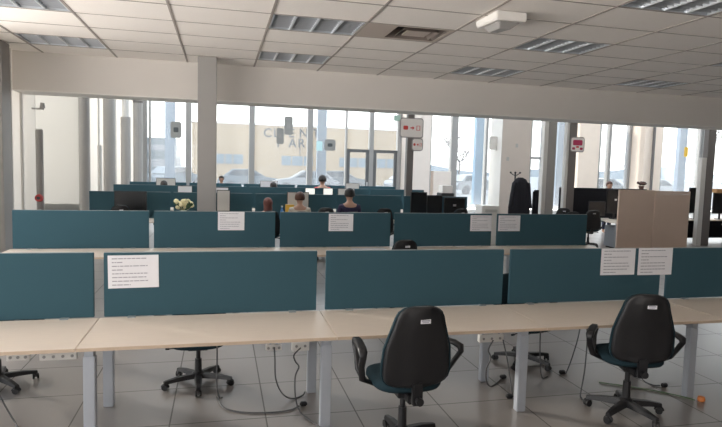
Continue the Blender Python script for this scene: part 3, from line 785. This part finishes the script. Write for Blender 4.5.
# desk group behind the cupboards
def side_desk(label, x0, x1, y0, y1, top='wood', panel=False):
    t = thing('office_desk', label, 'desk', (x0,y0,0), 0)
    w, d = x1-x0, y1-y0
    MB().box(0,w,0,d,TZ0,TZ1).build('tabletop',top,t, bevel=.003)
    if panel: MB().box(.095,w-.095,d-.12,d-.10,.12,TZ0).build('modesty_panel','blackf',t)
    for xx in (.03,w-.09):
        for yy in (.03,d-.09): MB().box(xx,xx+.06,yy,yy+.06,0,TZ0).build('leg','leg',t)
    return t
side_desk('white-lit desk corner left of the beige panels', 10.30, 12.6, 13.2, 14.75)
t = thing('drawer_pedestal', 'grey drawer pedestal under the desk left of the beige panels', 'drawer unit', (10.50, 13.4, 0))
MB().box(0,.42,.02,.55,.04,.62).build('carcass','leg',t, bevel=.004); MB().box(.03,.39,.05,.5,0,.04).build('plinth','blackp',t)
for k in range(3):
    d = MB().box(.01,.41,0,.018,.06+.185*k,.235+.185*k).build('drawer','leg',t, bevel=.003); MB().box(.15,.27,-.012,0,.17+.185*k,.185+.185*k).build('handle','silver',d)
t = thing('desk_divider', 'wide black desk divider with a pale logo dot, behind the beige panels', 'divider', (9.95, 15.3, 0))
MB().box(0,3.0,0,.14,.62,1.60).build('panel','blackf',t, bevel=.006)
for xx in (.1,2.8): MB().box(xx,xx+.1,-.05,.19,0,.62).build('foot','blackp',t)
monitor('black monitor left of the silver-badged one, before the black divider', 10.55, 14.4, .82, 1.25, .55)
monitor('black monitor with silver badge before the black divider', 11.15, 14.4, .9, 1.60, .60, logo=True)
side_desk('brown-edged desk right of the beige panels behind the dark column', 12.9, 16.6, 14.22, 15.0, 'wood_edge', True)
monitor('black monitor between the beige panels and the dark column', 14.08, 14.5, .93, 1.70, .56)
monitor('black monitor at the right photo edge behind the dark column', 15.0, 14.5, .92, 1.56, .62)
tag(MB().box(0,.42,0,.25,0,.09).box(.02,.40,.02,.23,.09,.12).build('cardboard_box','box', bevel=.004, loc=(14.72,14.42,1.56)), 'brown cardboard box lying on the monitor at the right photo edge', 'box')
t = thing('paper_cups', 'white paper cups on the desk right of the beige panels', 'cups', (13.4, 14.3, TZ1))
for k in range(3): MB().lathe([(.028,0),(.038,.09),(.036,.09)], (k*.10,0,0), 12).build('cup', 'paper', t)
side_desk('pale low desk at the right photo edge before the dark column', 13.6, 15.8, 12.3, 13.1)
t = thing('desk_phone', 'white desk phone at the right photo edge', 'phone', (14.05, 12.6, TZ1)); MB().box(0,.18,0,.2,0,.05).build('base','white',t,bevel=.006); MB().box(.0,.05,.0,.2,.05,.16).build('handset','white',t,bevel=.006)
# dark chairs in the gaps at the right
chair_copy(ch_b, 9.6, 14.6, -.6, 'office chair standing left of the lit desk corner')
chair_copy(ch_a, 9.95, 13.9, -.3, 'dark office chair nearest the lit desk corner')
chair_copy(ch_a, 8.9, 13.3, -.2, 'dark office chair right of the hanging coat')
t = thing('white_printer', 'white box printer left of the coat stand', 'printer', (6.95, 14.45, 0))
MB().box(0,.60,0,.5,.0,.82).build('cabinet','white',t,bevel=.01); MB().box(.04,.56,.03,.47,.82,1.08).build('body','white',t,bevel=.015); MB().box(.12,.48,-.006,.03,.9,.98).build('tray','colgrey2',t)
t = thing('side_table', 'steel table left of the white printer', 'table', (6.5, 16.8, 0))
MB().box(0,.9,0,.6,1.0,1.04).build('tabletop','sill',t)
for xx in (.04,.81):
    for yy in (.04,.5): MB().box(xx,xx+.05,yy,yy+.05,0,1.0).build('leg','leg',t)
t = thing('coffee_machine', 'black coffee machine with a cream top on the steel table', 'machine', (6.75, 16.9, 1.04))
MB().box(0,.42,.0,.42,0,.26).build('body','mon',t,bevel=.01); MB().box(.04,.38,.03,.39,.26,.5).build('hopper','signw',t,bevel=.01); MB().box(.1,.3,-.04,0,.02,.05).build('drip_tray','blackp',t)
tag(MB().box(0,.9,0,.4,0,1.95).build('radiator_cabinet','beige',bevel=.01, loc=(9.72,25.45,0)), 'plain beige cabinet below the window right of the sign column', 'cabinet')
t = thing('armchair', 'dark armchair with red seat right of the coat', 'armchair', (10.0, 16.4, 0))
MB().box(0,.7,.0,.6,.12,.45).build('seat','c_red',t,bevel=.04); MB().box(0,.7,.5,.68,.45,1.45).build('backrest','blackf',t,bevel=.05)
for xx in (0.02,.60):
    for yy in (.04,.5): MB().box(xx,xx+.06,yy,yy+.06,0,.12).build('leg','blackp',t)

# ------------------------------------------------------------------ signs
def sign(label, x, y, z, w, h, art):
    t = thing('hanging_sign', label, 'sign', (x, y, z))
    MB().prism_xz(rrect(w, h, .08), -.02, 0).build('border', 'signg', t); MB().prism_xz(rrect(w-.05, h-.05, .06), -.026, -.0205).build('face', 'signw', t)
    art(t, w, h); return t
def arrow_art(t, w, h):
    MB().prism_xz(rrect(w*.2, h*.20, .03), -.031, -.027).build('pictogram', 'signr', t, loc=(-w*.26,0,0))
    MB().box(-w*.06,w*.04,-.031,-.027,-.016,.016).prism_xz([(w*.03,-.05),(w*.11,0),(w*.03,.05)],-.031,-.027).build('arrow', 'signr', t)
    a = rrect(w*.15, h*.24, .03)
    MB().box(w*.20,w*.225,-.031,-.027,-h*.12,h*.12).box(w*.33,w*.355,-.031,-.027,-h*.12,h*.12).box(w*.225,w*.33,-.031,-.027,h*.10,h*.12).box(w*.225,w*.33,-.031,-.027,-h*.12,-h*.10).build('pictogram', 'signr', t)
sign('large white rounded sign with red pictograms and arrow on the dark column', 5.04, 15.0, 3.146, .67, .54, arrow_art)
sign('smaller white sign with red pictograms, half behind the larger one', 5.225, 15.02, 2.70, .33, .35, arrow_art)
def crimson_art(t, w, h):
    MB().prism_xz(rrect(w*.66, h*.36, .03), -.031, -.027).build('pictogram', 'signp', t, loc=(0,0,h*.12))
    for sg in (-1,1): MB().prism_xz(rrect(w*.2, h*.16, .02), -.031, -.027).build('pictogram', 'signp', t, loc=(sg*w*.27,0,-h*.27))
    MB().prism_xz(rrect(w*.2, h*.12, .02), -.031, -.027).build('pictogram', 'signr', t, loc=(0,0,-h*.16))
sign('small white sign with crimson pictogram on the right dark column', 10.16, 14.97, 2.88, .47, .44, crimson_art)
tag(MB().box(0,.3,0,.06,0,.26).box(.02,.28,-.004,0,.02,.24).build('exit_sign','green', bevel=.004, loc=(7.84,25.9,4.24)), 'small green exit sign above the glass doors', 'sign')
def sticker(label, x0, x1, z0, z1, m='stick', icon=True):
    t = thing('window_sticker', label, 'sticker', ((x0+x1)/2, WY+.066, (z0+z1)/2), 0, 'window stickers')
    w, h = x1-x0, z1-z0
    MB().prism_xz(rrect(w,h,min(w,h)*.2), -.004, 0).build('sheet', m, t)
    if icon: MB().prism_xz(rrect(w*.45,h*.3,min(w,h)*.1), -.008, -.0045).build('icon', 'stickd' if icon == 2 else 'colgrey', t)
sticker('tall grey rounded sticker high on the window with lettering behind', 2.755, 3.13, 3.40, 4.22)
sticker('lower grey rounded sticker left of the tall one', 2.41, 2.735, 2.98, 3.68)
sticker('square grey sticker with dark icon right of the outdoor post', 4.60, 5.11, 2.75, 3.27, icon=2)
sticker('small pale cyan sticker on the glass before the outdoor post', 4.22, 4.51, 2.73, 3.17, 'cyan', False)
sticker('square grey sticker with dark icon left of the grey column', -2.12, -1.67, 3.07, 3.77, icon=2)
sticker('small yellowish sticker on the far right window', 24.25, 24.5, 3.08, 3.6, 'yel', False)
tag(MB().box(0,.26,0,.10,0,.42).build('alarm_box','white',bevel=.01, loc=(8.524,17.3,2.74)), 'white box fixed to the left face of the beige pillar', 'box')
tag(MB().box(0,.08,0,.02,0,.12).build('switch_plate','colgrey2', loc=(9.28,16.978,2.82)), 'upper pale switch plate on the beige pillar', 'switch')
tag(MB().box(0,.08,0,.02,0,.12).build('switch_plate','colgrey2', loc=(8.98,16.978,2.38)), 'lower pale switch plate on the beige pillar', 'switch')
t = thing('wall_lamp', 'small grey bracket lamp high on the left wall', 'lamp', (-3.40, 12.2, 3.0)); MB().box(-.1,.10,-.03,.03,-.03,.0).build('bracket','colgrey',t); MB().cyl((.08,0,0),(.08,0,.10),.05,.035,12).build('head','colgrey',t)
t = thing('alarm_button', 'red round alarm button on the left pole', 'alarm button', (-3.36, 12.045, 1.29)); MB().cyl((0,.005,0),(0,-.05,0),.075,.065,16).build('housing','red',t); MB().cyl((0,-.05,0),(0,-.06,0),.03,n=12).build('button','stickd',t)

# ------------------------------------------------------------------ outdoors
GZ = .25
struct('ground', MB().box(-80, 160, 26.6, 220, GZ-.1, GZ), 'asphalt')
def opost(label, x, w, m): 
    t = thing('steel_post', label, 'post', (x, 27.8, GZ)); MB().box(-w/2,w/2,0,.3,0,5.0).build('shaft', m, t, bevel=.01); MB().box(-w/2-.06,w/2+.06,-.06,.36,0,.04).build('base_plate', m, t)
opost('pale blue steel post outside the leftmost window', -2.28, .44, 'post')
opost('pale blue steel post outside, left of the glass doors', 4.78, .44, 'post')
opost('bright blue steel post outside, left of the big beige pillar', 13.15, .50, 'postb')
opost('blue steel post outside between the two dark columns', 17.9, .42, 'post')
opost('pale blue steel post outside the far right window', 25.8, .5, 'post')
# building across the forecourt
t = thing('office_building', 'yellow rendered building across the forecourt with grey lettering', 'building', (-2.6, 55, GZ))
MB().box(0, 22.5, 0, 14, 0, 5.45).build('facade', 'bwall', t)
MB().box(-.1, 22.6, -.1, 14.1, 5.45, 5.6).build('parapet', 'sill', t)
for x0, x1 in ((2.0,4.6),(8.2,11.2),(13.8,16.6),(17.6,20.4)):
    w = MB().box(x0,x1,-.05,0,1.75,2.65).build('window','bwin',t)
    MB().box(x0+.9,x0+.98,-.08,-.05,1.75,2.65).box(x1-.98,x1-.9,-.08,-.05,1.75,2.65).build('mullion','bwall',w)
MB().box(9.9,9.96,-.06,0,2.7,3.9).build('downpipe','bgrey',t)
for s_, x, z in (('C',6.85,4.72),('L',7.65,4.73),('I',8.3,4.74),('E',9.1,4.77),('N',10.25,4.80),('T',11.45,4.84),('P',8.0,3.82),('A',9.2,3.84),('R',10.05,3.86),('K',10.9,3.88)):
    text_mesh(s_, 1.15, 'letter', 'bgrey', t, (x,-.06,z), ext=.02)
# low pale buildings far left and right
t = thing('low_building', 'pale bluish low building far left beyond the parking', 'building', (-16, 62, GZ)); MB().box(0,11.5,0,8,0,4.2).build('facade','cars',t); MB().box(-.1,11.6,-.05,0,1.2,2.0).box(-.1,11.6,-.05,0,2.9,3.5).build('glazing_band','carw',t)
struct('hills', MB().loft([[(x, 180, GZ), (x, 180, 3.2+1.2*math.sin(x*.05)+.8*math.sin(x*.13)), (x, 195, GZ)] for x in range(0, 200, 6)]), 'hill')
def car(label, x, y, rz, m, s=1.0):
    t = thing('parked_car', label, 'car', (x,y,GZ), rz, 'parked cars'); t.scale = (s,s,s)
    low = [(-2.1,.35),(-2.15,.65),(-2.0,.88),(-1.2,.95),(1.0,.95),(1.95,.82),(2.15,.6),(2.12,.35)]
    MB().prism_xz(low,-.85,.85).build('body', m, t, bevel=.04)
    cab = [(-1.75,.95),(-1.2,1.42),(.2,1.46),(1.05,.95)]
    MB().loft([[(x,-.80,z) if z<1 else (x*.97,-.66,z) for x,z in cab],[(x,.80,z) if z<1 else (x*.97,.66,z) for x,z in cab]]).build('cabin', m, t)
    for sg in (-1,1):
        P = lambda x,z: (x, sg*(.81-.14*(z-.95)/.5), z)
        for q in (((-1.45,1.0),(-1.12,1.36),(-.48,1.38),(-.48,1.0)),((-.38,1.0),(-.38,1.38),(.15,1.38),(.80,1.0))):
            MB().hexa([P(*k) for k in q],[(P(*k)[0],P(*k)[1]-sg*.02,P(*k)[2]) for k in q]).build('window','carglass',t)
        for xx in (-1.3,1.35): MB().cyl((xx,sg*.70,.33),(xx,sg*.88,.33),.33,n=18).build('wheel','tyre',t)
    MB().box(2.06,2.15,-.7,-.4,.6,.74).box(2.06,2.15,.4,.7,.6,.74).build('headlight','silver',t)
    return t
car('silver-blue parked car outside, right of the grey column', 1.9, 40, 0, 'cars')
car('white parked car seen below the lettering on the facade', 5.5, 38, PI, 'carw')
car('pale grey car parked outside the left glass door', 8.9, 43, 0, 'carb')
car('white car parked outside the right glass door', 14.1, 41, .2, 'carw')
car('blue-grey car parked outside the leftmost window', -3.2, 44, .9, 'cars')
car('white car parked outside the window left of the beige pillar', 18.4, 40, .3, 'carw')
car('dark grey car parked outside, above the black divider', 27.6, 37, .1, 'carb')
car('pale car parked outside the far right window', 33.0, 38, .2, 'carw')
def tree(label, x, y, h, seed):
    rnd = random.Random(seed); t = thing('bare_tree', label, 'tree', (x,y,GZ), 0, 'bare trees'); b = MB()
    def br(p, d, L, r, lev):
        q = p + d*L; b.tube([p, (p+q)/2 + Vector((rnd.uniform(-.05,.05),0,0))*L, q], r, 5, r*.65)
        if lev:
            for k in range(4 if lev > 1 else 5):
                nd = (d + Vector((rnd.uniform(-.9,.9), rnd.uniform(-.7,.7), rnd.uniform(-.1,.6)))).normalized(); br(p + (q-p)*rnd.uniform(.5,1), nd, L*rnd.uniform(.55,.8), r*.55, lev-1)
    MB().cyl((0,0,0),(0,0,h*.3), .16, .12, 8).build('trunk','bark',t); br(Vector((0,0,h*.28)), Vector((0,0,1)), h*.26, .10, 4)
    b.build('branches','bark',t)
for a in (('bare tree behind the window right of the crimson sign', 38, 54, 7, 1), ('bare tree left of the thin dark pole, outside', 43, 52, 7.5, 2), ('tall bare tree outside the far right window, left one', 45.5, 46, 8, 3),
          ('tall bare tree outside the far right window, right one', 49.5, 47, 8, 4), ('bare tree outside the window left of the beige pillar', 25.5, 60, 6.5, 5), ('bare tree in front of the yellow building', 21.6, 50, 5.0, 6)): tree(*a)
def lamp(label, x, y, h):
    t = thing('street_lamp', label, 'street lamp', (x,y,GZ)); MB().cyl((0,0,0),(0,0,h),.06,.045,8).build('pole','lampp',t); MB().ell((0,0,h+.15),.28,.28,.26,10,6).build('lamp_head','lampp',t)
lamp('short street lamp with round head outside, right window', 35.0, 44, 2.4)
lamp('slim street lamp with round head outside, further left', 31.5, 56, 3.2)

# ------------------------------------------------------------------ light
w = bpy.data.worlds.new('sky'); bpy.context.scene.world = w; w.use_nodes = True
nt = w.node_tree; bg = nt.nodes['Background']
tc = nt.nodes.new('ShaderNodeTexCoord'); sp = nt.nodes.new('ShaderNodeSeparateXYZ'); rp = nt.nodes.new('ShaderNodeValToRGB')
mr = nt.nodes.new('ShaderNodeMapRange'); mr.inputs[1].default_value = -1; mr.inputs[2].default_value = 1
nt.links.new(tc.outputs['Generated'], sp.inputs[0]); nt.links.new(sp.outputs[2], mr.inputs[0]); nt.links.new(mr.outputs[0], rp.inputs[0])
cr = rp.color_ramp; cr.elements[0].position = .40; cr.elements[0].color = (2.6,2.45,2.30,1)      # lower half brightened as added uplight for the ceiling
cr.elements[1].position = .8; cr.elements[1].color = (.82,.90,1,1)
e_ = cr.elements.new(.49); e_.color = (1.0,.97,.93,1)
nt.links.new(rp.outputs[0], bg.inputs[0]); bg.inputs[1].default_value = 3.2
sun = bpy.data.lights.new('sun', 'SUN'); sun.energy = 2.4; sun.angle = .05; sun.color = (1,.93,.82)
so = bpy.data.objects.new('sun', sun); C.objects.link(so)
so.rotation_euler = Vector((.75, -.55, -.30)).to_track_quat('-Z', 'Y').to_euler()
sc = bpy.context.scene
sc.view_settings.view_transform = 'Standard'; sc.view_settings.look = 'None'; sc.view_settings.exposure = .12
sc.cycles.max_bounces = 10; sc.cycles.diffuse_bounces = 6; sc.cycles.transparent_max_bounces = 16
sc.cycles.use_denoising = True; sc.cycles.sample_clamp_indirect = 6
